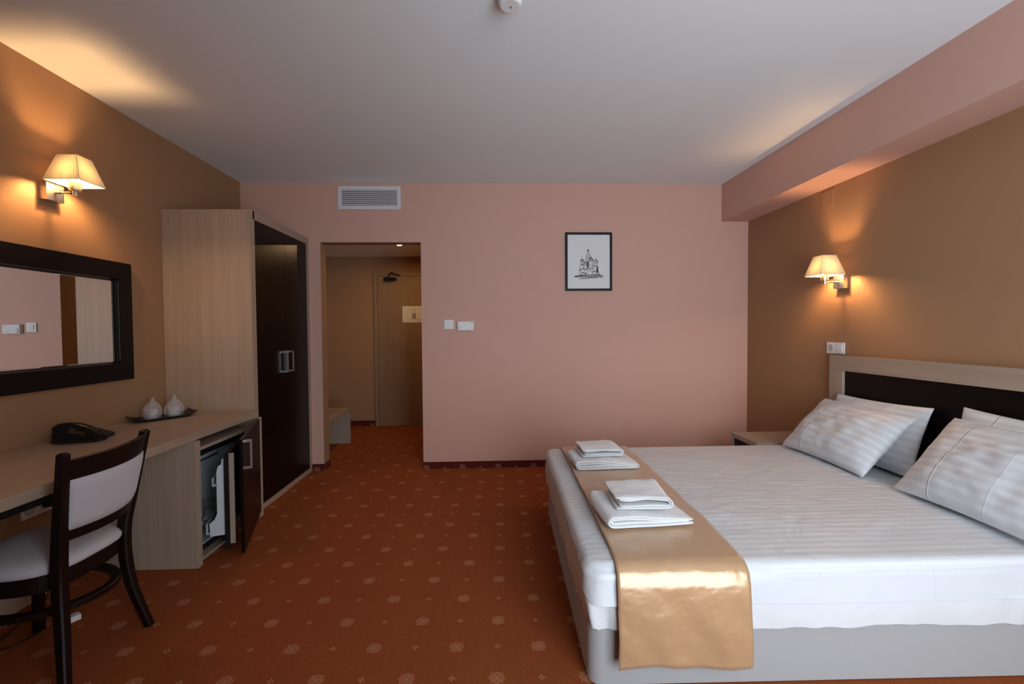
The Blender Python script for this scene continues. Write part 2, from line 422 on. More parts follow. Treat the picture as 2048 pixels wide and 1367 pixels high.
# ================================================================== DESK, CABINET, MINIBAR
DX, DZ, DB = -1.672, .754, .711
dk = thing('desk', 'long oak veneer writing desk along the tan wall under the mirror', 'desk', (-1.98, 2.1, 0))
obj('desk_top', bx(LW+.002, DX, .95, WY-.002, DB, DZ), M['oak_y'], dk, bevel=.002)
obj('end_panel', bx(LW+.04, DX-.01, .98, 1.02, 0, DB), M['oak_z'], dk, bevel=.0015)
obj('modesty_panel', bx(-2.278, -2.260, 1.02, 2.56, 0, .22), M['oak_y'], dk)
obj('support_rail', bx(DX-.09, DX-.03, 1.02, 2.02, DB-.038, DB), M['black'], dk)
obj('cable_tray', bx(DX-.35, DX-.33, 1.02, 2.02, DB-.06, DB), M['black'], dk)

QX, QY = -1.648, 2.566
fc = thing('fridge_cabinet', 'oak veneer cabinet under the desk with its dark door ajar', 'cabinet', (-1.95, 2.93, 0))
CB = DB-.002
obj('side_panel', bx(-2.255, QX, QY, QY+.045, 0, CB), M['oak_z'], fc, bevel=.0015)
obj('side_panel', bx(-2.255, QX-.004, WY-.042, WY-.003, 0, CB), M['oak_z'], fc, bevel=.0015)
obj('bottom_board', bx(-2.255, QX-.02, QY+.045, WY-.042, .008, .026), M['oak_y'], fc, bevel=.001)
obj('shelf', bx(-2.255, QX-.03, QY+.045, WY-.042, .640, .658), M['oak_y'], fc, bevel=.001)
obj('back_panel', bx(-2.262, -2.255, QY, WY-.003, 0, CB), M['wenge'], fc)
# cabinet door, hinged by the wardrobe
hg = Vector((QX+.004, 3.262, 0)); fr = Vector((-1.425, 2.633, 0))
ax = (fr-hg).normalized(); an = Vector((-ax.y, ax.x, 0))
if an.x < 0: an = -an
wd = (fr-hg).length; Zv = (0, 0, 1)
bm = B(); obox(bm, hg, ax, an, Zv, .005, wd, -.018, 0, .050, .705)
cd = obj('cabinet_door', bm, M['wenge'], fc, bevel=.0015)
bm = B()
hb = wd-.062
obox(bm, hg, ax, an, Zv, hb-.006, hb+.006, .028, .038, .520, .690)
for z in (.520, .676): obox(bm, hg, ax, an, Zv, hb-.006, hb+.006, 0, .028, z, z+.014)
obj('handle', bm, M['handle'], cd, bevel=.0012)
# minibar
FX0, FX1, FY0, FY1, FZ0, FZ1 = -2.21, -1.715, 2.632, 3.215, .030, .622
mb = thing('minibar_fridge', 'small minibar fridge standing open inside the desk cabinet', 'fridge', ((FX0+FX1)/2, (FY0+FY1)/2, FZ0-.003))
bm = B()
t = .032
box(bm, FX0, FX1, FY0, FY0+t, FZ0, FZ1); box(bm, FX0, FX1, FY1-t, FY1, FZ0, FZ1)
box(bm, FX0, FX1, FY0+t, FY1-t, FZ0, FZ0+t); box(bm, FX0, FX1, FY0+t, FY1-t, FZ1-t, FZ1); box(bm, FX0, FX0+t, FY0+t, FY1-t, FZ0+t, FZ1-t)
obj('body', bm, M['black'], mb)
bm = B()
a, b, c, d = FY0+t, FY1-t, FZ0+t, FZ1-t; q = .006
box(bm, FX0+t, FX1-.006, a, a+q, c, d); box(bm, FX0+t, FX1-.006, b-q, b, c, d)
box(bm, FX0+t, FX1-.006, a+q, b-q, c, c+q); box(bm, FX0+t, FX1-.006, a+q, b-q, d-q, d); box(bm, FX0+t, FX0+t+q, a+q, b-q, c+q, d-q)
ln = obj('inner_liner', bm, M['liner'], mb)
for k in range(6):
    z = c+.12+k*.06; obj('rib', bx(FX0+t+q, FX1-.012, b-q-.007, b-q, z, z+.012), M['liner'], ln, bevel=.003)
bm = B(); box(bm, FX0+t+q, FX1-.05, a+q, b-q, c+.10, c+.106); box(bm, FX1-.052, FX1-.044, a+q, b-q, c+.085, c+.122); obj('glass_shelf', bm, M['greyplas'], mb)
bm = B(); box(bm, FX0+t+q, FX1-.16, a+q+.02, b-q-.02, d-.10, d-.09); box(bm, FX1-.168, FX1-.16, a+q+.02, b-q-.02, d-.10, d-.055); obj('ice_tray', bm, M['liner'], mb)
hg2 = Vector((FX1+.012, 3.205, 0)); fr2 = Vector((-1.527, 2.690, 0)); ax2 = (fr2-hg2).normalized(); an2 = Vector((-ax2.y, ax2.x, 0))
if an2.x < 0: an2 = -an2
w2 = (fr2-hg2).length
fd = B(); obox(fd, hg2, ax2, an2, Zv, .004, w2, -.034, -.010, .052, .612); fd = obj('fridge_door', fd, M['black'], mb, bevel=.002)
bm = B(); obox(bm, hg2, ax2, an2, Zv, w2-.012, w2+.003, -.009, .017, .082, .612); obj('oak_batten', bm, M['oak_z'], fd, bevel=.001)
# moulded white door liner: profile in (inward, z), extruded across the door
bm = B()
prof = [(-.034, .130), (-.115, .130), (-.118, .205), (-.092, .225), (-.078, .26), (-.078, .50), (-.070, .535), (-.052, .548), (-.050, .575), (-.034, .580)]
def prof_ext(bm, prof, o, ax, an, a0, a1):
    r = [[bm.verts.new(o+ax*a+an*p+Vector((0, 0, z))) for p, z in prof] for a in (a0, a1)]
    n = len(prof)
    for k in range(n): bm.faces.new((r[0][k], r[0][(k+1) % n], r[1][(k+1) % n], r[1][k]))
    bm.faces.new(r[0]); bm.faces.new(r[1])
prof_ext(bm, prof, hg2, ax2, an2, w2-.042, w2-.022); prof_ext(bm, prof, hg2, ax2, an2, .03, .05)
obox(bm, hg2, ax2, an2, Zv, .05, w2-.042, -.046, -.035, .130, .580)
obj('door_liner', bm, M['liner'], fd, bevel=.003)
bm = B(); obox(bm, hg2, ax2, an2, Zv, .05, w2-.042, -.14, -.047, .135, .145); obox(bm, hg2, ax2, an2, Zv, .05, w2-.042, -.140, -.132, .145, .20); obj('bottle_shelf', bm, M['greyplas'], fd)
bm = B(); obox(bm, hg2, ax2, an2, Zv, .05, w2-.042, -.105, -.047, .415, .425); obox(bm, hg2, ax2, an2, Zv, .05, w2-.042, -.105, -.098, .425, .465); obj('door_shelf', bm, M['greyplas'], fd)
bm = B(); o3 = lambda a, n_, z: hg2+ax2*a+an2*n_+Vector((0, 0, z))
tube(bm, [o3(w2-.06, -.135, .21), o3(w2-.07, -.165, .215), o3(w2-.07, -.150, .285), o3(w2-.06, -.115, .300), o3(w2-.06, -.10, .295)], .0028, 6); obj('bottle_wire', bm, M['rubber'], fd)

# ================================================================== MIRROR
MY0, MY1, MZ0, MZ1, FWD = 1.985, 2.989, 1.026, 1.752, .104
mr = thing('wall_mirror', 'rectangular mirror in a wide dark wooden frame above the desk', 'mirror', (LW, (MY0+MY1)/2, MZ0))
X0, X1 = LW+.001, LW+.032
obj('frame_rail', bx(X0, X1, MY0, MY1, MZ1-FWD, MZ1), M['wenge_y'], mr, bevel=.002)
obj('frame_rail', bx(X0, X1, MY0, MY1, MZ0, MZ0+FWD), M['wenge_y'], mr, bevel=.002)
obj('frame_stile', bx(X0, X1, MY1-FWD, MY1, MZ0+FWD, MZ1-FWD), M['wenge'], mr, bevel=.002)
obj('frame_stile', bx(X0, X1, MY0, MY0+FWD, MZ0+FWD, MZ1-FWD), M['wenge'], mr, bevel=.002)
bm = B()      # glass with a bevelled border
def ring_rect(d, x): return [bm.verts.new((x, y, z)) for y, z in ((MY0+FWD+d, MZ0+FWD+d), (MY1-FWD-d, MZ0+FWD+d), (MY1-FWD-d, MZ1-FWD-d), (MY0+FWD+d, MZ1-FWD-d))]
r0, r1 = ring_rect(0, X0+.006), ring_rect(.016, X0+.0092)
bm.faces.new(r1)
for k in range(4): bm.faces.new((r0[k], r0[(k+1) % 4], r1[(k+1) % 4], r1[k]))
rb = ring_rect(0, X0+.001); bm.faces.new(rb)
for k in range(4): bm.faces.new((rb[k], rb[(k+1) % 4], r0[(k+1) % 4], r0[k]))
obj('mirror_glass', bm, M['mirror'], mr)

# ================================================================== SCONCES
def sconce(side, wx, cy, zb, label):
    """side +1: wall on the left (lamp sticks out to +X)"""
    s = side
    t = thing('wall_sconce', label, 'wall lamp', (wx, cy, zb-.10), 'pleated wall sconces')
    def X(d): return wx+s*d
    def bxs(d0, d1, *r): return bx(min(X(d0), X(d1)), max(X(d0), X(d1)), *r)
    obj('backplate', bxs(.001, .040, cy-.048, cy+.048, zb-.092, zb-.002), M['chrome'], t, bevel=.002)
    za = zb-.047; xc = .141
    bm = B(); tube(bm, [(X(.04), cy, za), (X(xc), cy, za)], .0055, 10); lathe(bm, [(.009, 0), (.009, .01)], 0, 0, 10)
    bmesh.ops.delete(bm, geom=[v for v in bm.verts if abs(v.co.x) < .02 and abs(v.co.z) < .02], context='VERTS')
    tube(bm, [(X(.052), cy, za), (X(.060), cy, za)], .009, 12)
    obj('arm', bm, M['chrome'], t, smooth=True)
    bm = B(); lathe(bm, [(.011, za-.014), (.011, za+.010), (.026, za+.012), (.026, za+.052), (.018, za+.055)], X(xc), cy, 24); obj('lamp_holder', bm, M['chrome'], t)
    bm = B(); zc = zb+.060
    lathe(bm, [(.001, zc-.048), (.013, zc-.046), (.016, zc-.02), (.019, zc), (.016, zc+.014), (.008, zc+.022), (.001, zc+.024)], X(xc), cy, 16); obj('bulb', bm, M['bulb'], t, smooth=True)
    # pleated shade
    bm = B(); zt = zb+.136
    def rect(x0, x1, h):  # corners in order
        return [(x0, cy-h), (x1, cy-h), (x1, cy+h), (x0, cy+h)]
    lo, hi = rect(X(.052), X(.230), .081), rect(X(.092), X(.191), .045)
    NP = 13; rings = []
    for lev in range(5):
        f = lev/4; ring = []
        for k in range(4):
            a0, a1 = lo[k], lo[(k+1) % 4]; b0, b1 = hi[k], hi[(k+1) % 4]
            nx, ny = (a1[1]-a0[1]), -(a1[0]-a0[0]); l = math.hypot(nx, ny)
            mx, my = (a0[0]+a1[0])/2-X(.141), (a0[1]+a1[1])/2-cy
            sg = 1 if nx*mx+ny*my > 0 else -1
            nx, ny = nx/l*sg, ny/l*sg
            n = NP*2
            for q in range(n):
                g = q/n
                x = (a0[0]+(a1[0]-a0[0])*g)*(1-f)+(b0[0]+(b1[0]-b0[0])*g)*f
                y = (a0[1]+(a1[1]-a0[1])*g)*(1-f)+(b0[1]+(b1[1]-b0[1])*g)*f
                am = 0 if q == 0 else (.0040*(1-.4*f) if q % 2 else -.0012)
                ring.append(bm.verts.new((x+nx*am, y+ny*am, zb+(zt-zb)*f)))
        rings.append(ring)
    nn = len(rings[0])
    for i in range(4):
        for k in range(nn): bm.faces.new((rings[i][k], rings[i][(k+1) % nn], rings[i+1][(k+1) % nn], rings[i+1][k]))
    sh = obj('lamp_shade', bm, M['shade'], t)
    bm = B()
    for cs, z, r in ((lo, zb, .0022), (hi, zt, .0018)):
        for k in range(4): tube(bm, [(*cs[k], z), (*cs[(k+1) % 4], z)], r, 6)
    for k in range(4): tube(bm, [(*lo[k], zb), (*hi[k], zt)], .0014, 6)
    for k in (0, 2):
        tube(bm, [((lo[k][0]+lo[k+1][0])/2, (lo[k][1]+lo[k+1][1])/2, zb), ((hi[k][0]+hi[k+1][0])/2, (hi[k][1]+hi[k+1][1])/2, zt)], .0009, 5)
    obj('shade_piping', bm, M['shade'], sh)
    return t
sconce(1, LW, 2.490, 2.102, 'pleated cream wall sconce lit above the dark framed mirror')
sconce(-1, RW, 3.133, 1.686, 'pleated cream wall sconce lit above the headboard and bedside socket')

# ================================================================== BACK WALL ITEMS
vx0, vx1, vz0, vz1 = -1.421, -.840, 2.455, 2.669
vg = thing('air_vent', 'white metal air vent grille high on the pink wall over the opening', 'vent', ((vx0+vx1)/2, D, vz0))
bw = .034
bm = B()
box(bm, vx0, vx1, D-.010, D-.001, vz1-bw, vz1); box(bm, vx0, vx1, D-.010, D-.001, vz0, vz0+bw)
box(bm, vx0, vx0+bw, D-.010, D-.001, vz0+bw, vz1-bw); box(bm, vx1-bw, vx1, D-.010, D-.001, vz0+bw, vz1-bw)
obj('grille_frame', bm, M['fgrey'], vg)
obj('duct_backing', bx(vx0+bw, vx1-bw, D-.0030, D-.001, vz0+bw, vz1-bw), M['rubber'], vg)
ns = 8
for k in range(ns):
    z = vz0+bw+(k+.5)*(vz1-vz0-2*bw)/ns; bm = B()
    obox(bm, (0, D-.0065, z), (1, 0, 0), (0, .94, -.35), (0, .35, .94), vx0+bw, vx1-bw, -.0008, .0008, -.0062, .0062)
    for v in bm.verts: v.co.y = min(v.co.y, D-.0032)
    obj('slat', bm, M['fgrey'], vg)
for x in (vx0+.10, vx1-.10):
    for z in (vz0+.014, vz1-.014):
        bm = B(); lathe(bm, [(.0045, D-.0102), (.0035, D-.0122), (.001, D-.0125)], x, z, 10, 'y'); obj('screw', bm, M['greyplas'], vg)

# picture
px0, px1, pz0, pz1 = .710, 1.157, 1.687, 2.239
pic = thing('framed_picture', 'black framed ink sketch of an onion domed church on the pink wall', 'picture', ((px0+px1)/2, D, pz0))
fwid = .020; YP = D-.002
for a in ((px0, px1, pz1-fwid, pz1), (px0, px1, pz0, pz0+fwid), (px0, px0+fwid, pz0+fwid, pz1-fwid), (px1-fwid, px1, pz0+fwid, pz1-fwid)):
    obj('frame_bar', bx(a[0], a[1], YP-.024, YP, a[2], a[3]), M['blackframe'], pic, bevel=.0015)
def zp(zx, zy):
    return px0+((1100+zx/8.04)-1130)/93*(px1-px0), pz1-((440+zy/8.04)-465)/116*(pz1-pz0)
obj('backing_paper', bx(px0+fwid, px1-fwid, YP-.010, YP, pz0+fwid, pz1-fwid), M['paper'], pic)
bm = B()      # passe-partout with a window
a0, c1 = zp(362, 330); b0, c0 = zp(872, 1024)
ym = YP-.0125
box(bm, px0+fwid, px1-fwid, ym, YP-.0101, c1, pz1-fwid); box(bm, px0+fwid, px1-fwid, ym, YP-.0101, pz0+fwid, c0)
box(bm, px0+fwid, a0, ym, YP-.0101, c0, c1); box(bm, b0, px1-fwid, ym, YP-.0101, c0, c1)
obj('passe_partout', bm, M['paper'], pic)
bm = B(); YI = YP-.0106
def stroke(pts, w):
    P = [Vector((*zp(*p), 0)) for p in pts]; w = w*1.35/8.04/93*(px1-px0)
    L, R_ = [], []
    for i, p in enumerate(P):
        t = (P[min(i+1, len(P)-1)]-P[max(i-1, 0)]).normalized(); n = Vector((-t.y, t.x, 0))
        ww = w*(.55+.45*math.sin(math.pi*min(1, (i+.6)/len(P))))
        L.append(bm.verts.new((p.x+n.x*ww/2, YI, p.y+n.y*ww/2))); R_.append(bm.verts.new((p.x-n.x*ww/2, YI, p.y-n.y*ww/2)))
    for i in range(len(P)-1): bm.faces.new((L[i], L[i+1], R_[i+1], R_[i]))
def onion(cx, top, bot, w, lw=5, hatch=4):
    h = bot-top
    pr = [(0, 0), (.05, .14), (.22, .28), (.62, .42), (.95, .58), (1, .72), (.85, .88), (.6, 1)]
    for s in (-1, 1): stroke([(cx+s*a*w/2, top+b*h) for a, b in pr], lw)
    for k in range(hatch):
        f = (k+.5)/hatch*2-1
        stroke([(cx+f*a*w/2*.9, top+b*h) for a, b in pr[1:]], lw*.7)
    stroke([(cx, top-34), (cx, top)], 3)
    stroke([(cx-w*.3, bot), (cx+w*.3, bot)], lw)
onion(512, 612, 682, 56); onion(565, 655, 712, 50); onion(652, 585, 660, 76, 6, 5); onion(732, 620, 690, 72); onion(608, 470, 498, 28, 6, 3)
for a in [[(600, 498), (592, 540), (576, 590), (574, 655)], [(618, 498), (626, 540), (636, 580)], [(590, 545), (628, 545)], [(582, 590), (612, 565), (636, 585)], [(592, 655), (592, 600)],
          [(494, 684), (492, 712)], [(530, 684), (530, 712)], [(620, 664), (622, 780)], [(680, 664), (684, 770)], [(638, 700), (638, 765), (668, 765), (668, 705), (638, 700)], [(700, 694), (690, 780)], [(752, 690), (760, 745)],
          [(545, 712), (540, 770)], [(588, 712), (590, 770)], [(550, 735), (585, 735)], [(700, 735), (745, 735)], [(705, 715), (745, 755)], [(710, 755), (748, 712)],
          [(480, 722), (476, 790)], [(530, 720), (524, 775)], [(480, 722), (530, 718)], [(470, 800), (464, 870)], [(545, 790), (560, 880)], [(545, 790), (620, 790), (745, 795)], [(570, 815), (760, 822)],
          [(672, 825), (672, 878)], [(730, 828), (730, 878)], [(672, 828), (738, 822)], [(505, 820), (500, 882)], [(690, 830), (690, 876)], [(580, 850), (600, 838), (608, 862)], [(745, 745), (748, 800), (740, 855)], [(620, 772), (690, 775)], [(740, 855), (795, 865), (798, 880)], [(480, 640), (545, 640)]]: stroke(a, 5)
for a, w in [([(600, 655), (604, 700), (600, 770)], 16), ([(492, 712), (534, 716)], 9), ([(762, 745), (756, 790), (768, 845)], 15), ([(470, 800), (500, 790), (545, 775)], 10), ([(540, 790), (600, 778)], 9), ([(508, 835), (520, 850), (535, 838), (536, 860)], 11), ([(560, 845), (572, 872)], 14),
             ([(470, 880), (560, 884)], 9), ([(395, 898), (480, 888), (600, 882), (740, 880), (840, 890)], 10), ([(385, 908), (520, 906), (680, 908), (850, 918)], 11), ([(460, 938), (560, 936), (640, 924), (750, 926)], 8), ([(690, 885), (850, 900)], 6), ([(638, 590), (600, 600)], 8), ([(748, 800), (766, 850)], 14), ([(780, 855), (796, 872)], 9), ([(480, 790), (470, 820)], 9)]: stroke(a, w)
obj('ink_drawing', bm, M['ink'], pic)

# light switch and thermostat
sw = thing('light_switch', 'small square white rocker light switch on the pink wall beside the opening', 'switch', (-.4015, D, 1.331))
obj('switch_plate', bx(-.446, -.357, D-.012, D-.001, 1.331, 1.417), M['white'], sw, bevel=.004, seg=2)
bm = B(); obox(bm, (-.4015, D-.012, 1.374), (1, 0, 0), (0, -1, .06), Zv, -.024, .024, -.001, .006, -.024, .024); obj('rocker', bm, M['white'], sw, bevel=.0015)
th = thing('thermostat', 'white rectangular thermostat with a round dial on the pink wall', 'thermostat', (-.2435, D, 1.317))
obj('housing', bx(-.319, -.168, D-.034, D-.001, 1.317, 1.400), M['white'], th, bevel=.002)
bm = B(); lathe(bm, [(.026, D-.034), (.025, D-.041), (.001, D-.042)], -.284, 1.346, 28, 'y', cap=False); obj('dial', bm, M['white'], th)
obj('printed_mark', bx(-.196, -.176, D-.0348, D-.0339, 1.387, 1.392), M['greyink'], th)
bm = B()
for k in range(4): box(bm, -.232+k*.010, -.226+k*.010, D-.0348, D-.0339, 1.330+.006*(k % 2), 1.336+.006*(k % 2))
obj('indicator_marks', bm, M['greyplas'], th)

# bedside socket with switch (right wall)
so = thing('bedside_socket', 'white double plate with socket and switch above the headboard', 'socket', (RW, 3.194, 1.130))
obj('plate', bx(RW-.010, RW-.001, 3.112, 3.276, 1.130, 1.211), M['white'], so, bevel=.003, seg=2)
bm = B(); lathe(bm, [(.027, RW-.010), (.027, RW-.0125), (.021, RW-.0125), (.019, RW-.0108), (.001, RW-.0105)], 3.238, 1.1705, 24, 'x', cap=False); so_s = obj('socket_well', bm, M['greyplas'], so)
bm = B()
for d in (-.0095, .0095): lathe(bm, [(.003, RW-.0115), (.001, RW-.0118)], 3.238+d, 1.1705, 8, 'x')
obj('contact_hole', bm, M['rubber'], so_s)
obj('rocker', bx(RW-.0145, RW-.0095, 3.126, 3.178, 1.146, 1.196), M['white'], so, bevel=.0015)

# smoke detector
sd = thing('smoke_detector', 'round white smoke detector numbered 65 on the ceiling', 'smoke detector', (.088, 1.906, CZ-.055))
bm = B(); lathe(bm, [(.050, CZ), (.053, CZ-.008), (.053, CZ-.018), (.049, CZ-.022)], .088, 1.906, 40); obj('base_ring', bm, M['white'], sd, smooth=False)
bm = B(); lathe(bm, [(.049, CZ-.0221), (.050, CZ-.034), (.044, CZ-.050), (.038, CZ-.053)], .088, 1.906, 40); obj('sensor_head', bm, M['white'], sd)
bm = B()
for k in range(20):
    a = k*2*math.pi/20; c = Vector((.088+.0500*math.cos(a), 1.906+.0500*math.sin(a), CZ-.029))
    obox(bm, c, (math.cos(a), math.sin(a), 0), (-math.sin(a), math.cos(a), 0), Zv, -.001, .0006, -.004, .004, -.005, .005)
obj('vent_slots', bm, M['greyplas'], sd)
cu = bpy.data.curves.new('n', 'FONT'); cu.body = '65'; cu.size = .013; cu.align_x = 'CENTER'; cu.align_y = 'CENTER'; cu.offset = .0004
to = bpy.data.objects.new('n', cu); COL.objects.link(to); bpy.context.view_layer.update()
me = bpy.data.meshes.new_from_object(to.evaluated_get(bpy.context.evaluated_depsgraph_get())); bpy.data.objects.remove(to)
mt = Matrix(((0, -1, 0, .091), (-1, 0, 0, 1.911), (0, 0, -1, CZ-.0534), (0, 0, 0, 1)))
bm = B(); bm.from_mesh(me); bmesh.ops.transform(bm, matrix=mt, verts=bm.verts); obj('printed_number', bm, M['ink'], sd)

# ================================================================== BED
BX0, BX1, BY0, BY1 = .348, 2.445, 1.630, 3.252
BTOP = .462
def skew(x, y):
    """the foot end stands a touch out of square"""
    k = 1-min(1, max(0, (x-BX0)/2.1))
    return x+.030*(y-BY0)*k, y-.018*(x-BX0)*max(0, 1-(y-BY0)/1.6)
def rrect(x0, x1, y0, y1, rc, per):
    """rounded rectangle, per = points per side/corner lists -> list of (x,y) at constant parameterisation"""
    rc = max(.0005, min(rc, (x1-x0)/2-.0002, (y1-y0)/2-.0002)); nx, ny, nc = per; pts = []
    def corner(cx, cy, a0):
        for k in range(nc): a = a0+math.pi/2*k/nc; pts.append((cx+rc*math.cos(a), cy+rc*math.sin(a)))
    def side(ax_, ay_, bx_, by_, n):
        for k in range(n): pts.append((ax_+(bx_-ax_)*k/n, ay_+(by_-ay_)*k/n))
    side(x0+rc, y0, x1-rc, y0, nx); corner(x1-rc, y0+rc, -math.pi/2)
    side(x1, y0+rc, x1, y1-rc, ny); corner(x1-rc, y1-rc, 0)
    side(x1-rc, y1, x0+rc, y1, nx); corner(x0+rc, y1-rc, math.pi/2)
    side(x0, y1-rc, x0, y0+rc, ny); corner(x0+rc, y0+rc, math.pi)
    return pts
def shell(x0, x1, y0, y1, rc, zbot, ztop, r, per, wob, inner=34, crown=.012, sides=9):
    """a cloth cap: sides rising from zbot(x,y), rolled edge, top running to the centre"""
    bm = B(); rings = []
    W2 = min(x1-x0, y1-y0)/2
    rows = [(0, ('s', k/sides)) for k in range(sides+1)]
    for k in range(1, 7):
        a = math.pi/2*k/6; rows.append((r*(1-math.cos(a)), ('z', ztop-r+r*math.sin(a))))
    for k in range(1, inner+1): rows.append((r+(W2-r-.001)*k/inner, ('z', ztop)))
    for ins, (kind, zz) in rows:
        ring = []
        for (x, y) in rrect(x0+ins, x1-ins, y0+ins, y1-ins, rc-ins*.8, per):
            if kind == 's':
                zb = zbot(x, y); z = zb+(ztop-r-zb)*zz
            else:
                z = zz
                if ins > r:
                    z += crown*min(1, (ins-r)/.35)
            dx, dy, dz = wob(x, y, z, kind == 's', ins)
            X_, Y_ = skew(x+dx, y+dy)
            ring.append(bm.verts.new((X_, Y_, z+dz)))
        rings.append(ring)
    n = len(rings[0])
    for i in range(len(rings)-1):
        for k in range(n): bm.faces.new((rings[i][k], rings[i][(k+1) % n], rings[i+1][(k+1) % n], rings[i+1][k]))
    bm.faces.new(rings[-1])
    return bm
bed = thing('double_bed', 'double bed with grey upholstered base and oak framed dark headboard', 'bed', (1.4, 2.45, 0))
nof = lambda *a: (0, 0, 0)
bm = shell(BX0+.004, BX1-.02, BY0+.004, BY1-.004, .05, lambda x, y: .004, .262, .03, (40, 30, 8), nof, 6, 0, 4)
obj('upholstered_base', bm, M['base'], bed, smooth=True)
# seam piping of the base
bm = B()
pp = [Vector((*skew(*p), .226)) for p in rrect(BX0+.0028, BX1-.0188, BY0+.0028, BY1-.0028, .05, (40, 30, 8))]
tube(bm, pp+[pp[0]], .0022, 6, False); obj('seam', bm, M['base'], bed)
bm = shell(BX0+.05, BX1-.05, BY0+.05, BY1-.05, .06, lambda x, y: .263, .430, .05, (20, 15, 6), nof, 6, .004, 4)
obj('mattress', bm, M['terry'], bed, smooth=True)
HX0, HX1, HY0, HY1, HZ1 = BX1, RW-.002, 1.60, 3.195, 1.122
bm = bx(HX0, HX1, HY0, HY1, HZ1-.105, HZ1); obj('headboard_rail', bm, M['oak_y'], bed, bevel=.0015)
for a, b in ((HY0, HY0+.118), (HY1-.118, HY1)): obj('headboard_stile', bx(HX0, HX1, a, b, .02, HZ1-.105), M['oak_z'], bed, bevel=.0015)
obj('headboard_panel', bx(HX0+.022, HX1, HY0+.118, HY1-.118, .05, HZ1-.105), M['wenge_y'], bed)

# fitted sheet
def nz3(x, y, z, s): return noise.noise(Vector((x*s, y*s, z*s)))
def wob_f(x, y, z, side, ins):
    if side:
        a = .007*nz3(x*2.2, y*2.2, z*.8, 4)+.004*nz3(x, y, z*.4, 15)
        if y < BY0+.2 and x < BX0+.35: a += .012*math.sin(x*95+z*12)*max(0, 1-(x-BX0)/.30)*min(1, max(0, (.42-z)*6))
        fx = -1 if x < BX0+.06 else 0; fy = -1 if y < BY0+.06 else (1 if y > BY1-.06 else 0)
        puff = .010*math.sin(min(1, max(0, (z-.20)/.24))*math.pi)
        return (fx*(a+puff+.010), fy*(a+puff+.010), .004*nz3(x, y, 0, 9))
    return (0, 0, .0)
def zb_f(x, y):
    b = .214+.010*nz3(x, y, 0, 3)+.007*nz3(x, y, 2, 11)
    if x < BX0+.05: b = .262+.03*nz3(x, y, 1, 5)-.04*max(0, 1-(y-BY0)/.5)
    if y < BY0+.08 and x < BX0+.25: b += .012
    return b
bm = shell(BX0, BX1-.004, BY0, BY1, .075, zb_f, BTOP-.012, .055, (150, 90, 14), wob_f, 10, .004, 10)
M['fitted'] = linen_mat('white_cotton', (.665, .675, .695), (.645, .655, .675), 2, .5, wr=.8)
obj('fitted_sheet', bm, M['fitted'], bed, smooth=True)['label'] = 'white fitted sheet wrapping the mattress sides'
# flat top sheet with satin stripes
def wob_t(x, y, z, side, ins):
    a = .004*nz3(x, y, z, 7)
    e = min(1, ins/.3)
    dz = (.0045*nz3(x*.8, y, 0, 5)+.0030*nz3(x, y*2.2, 4, 14))*e
    if side:
        fx = -1 if x < BX0+.06 else 0; fy = -1 if y < BY0+.06 else (1 if y > BY1-.06 else 0)
        return (fx*(.004+a), fy*(.017+a+.010*min(1, max(0, (.41-z)*8))), 0)
    return (0, 0, dz)
def zb_t(x, y):
    b = .322+.012*nz3(x, y, 5, 2.2)
    if x < BX0+.12: b = .322+.085*min(1, max(0, (y-BY0)/.12))+.006*nz3(x, y, 3, 8)
    if y > BY1-.08: b = .40
    return b
CR = [(0, .22, .006, .0016), (0, -.20, .006, .0012), (0, .62, .006, .0009), (1, -.42, .005, .0010), (1, .05, .005, .0010), (1, .42, .005, .0008)]
M['sheet'] = linen_mat('striped_satin_cotton', (.67, .685, .705), (.60, .615, .64), 1, .040, CR, wr=.9)
bm = shell(BX0-.014, BX1-.002, BY0-.012, BY1+.010, .075, zb_t, BTOP, .034, (150, 100, 14), wob_t, 46, .014, 6)
tag(obj('bed_sheet', bm, M['sheet'], smooth=True), 'white satin striped top sheet spread over the double bed', 'sheet')

# gold satin runner: path across the bed in (y, z), hanging down the near side
RX0, RX1 = .446, .925
path = []
for z in [.098+i*(.42-.098)/20 for i in range(20)]: path.append((BY0-.047-.006*math.sin((z-.07)*9), z))
for k in range(8):
    a = math.pi/2*k/7; path.append((BY0-.044+.074*(1-math.cos(a)), BTOP-.050+.058*math.sin(a)))
for k in range(1, 40):
    f = k/39; y = BY0+.030+(BY1-BY0-.054)*f
    path.append((y, BTOP+.010+.016*min(1, f*5, (1-f)*5)))
for k in range(1, 7):
    a = math.pi/2*k/6; path.append((BY1-.024+.046*math.sin(a), BTOP-.036+.046*math.cos(a)))
path += [(BY1+.024, .33), (BY1+.024, .22)]
bm = B(); NXR = 40; rows = []
for i, (y, z) in enumerate(path):
    row = []
    for k in range(NXR+1):
        u = k/NXR; x = RX0+(RX1-RX0)*u
        drop = max(0, (.44-z)/.36) if y < BY0+.05 else 0
        x += drop*.004*u+.004*nz3(1, y*3, z*3, 2)
        yy = y-drop*(.014*nz3(u*2.2, z*2, 3, 1.6)+.008*nz3(u*3+z*4, z*3, 7, 1.9)+.010*max(0, u-.75)*4*drop)
        zz = z+drop*(.010*math.sin(u*5+.5)-.004)+(0 if drop else .0034*nz3(x*1.5, y+x*.6, 1, 6)*min(1, max(0, (y-BY0-.05)*8)))
        if drop > .85: zz += .012*u
        X_, Y_ = skew(x, yy); row.append(bm.verts.new((X_, Y_, zz)))
    rows.append(row)
for i in range(len(rows)-1):
    for k in range(NXR): bm.faces.new((rows[i][k], rows[i][k+1], rows[i+1][k+1], rows[i+1][k]))
rn = tag(obj('bed_runner', bm, M['satin'], smooth=True), 'gold satin runner laid across the foot of the bed and hanging down its side', 'bed runner')
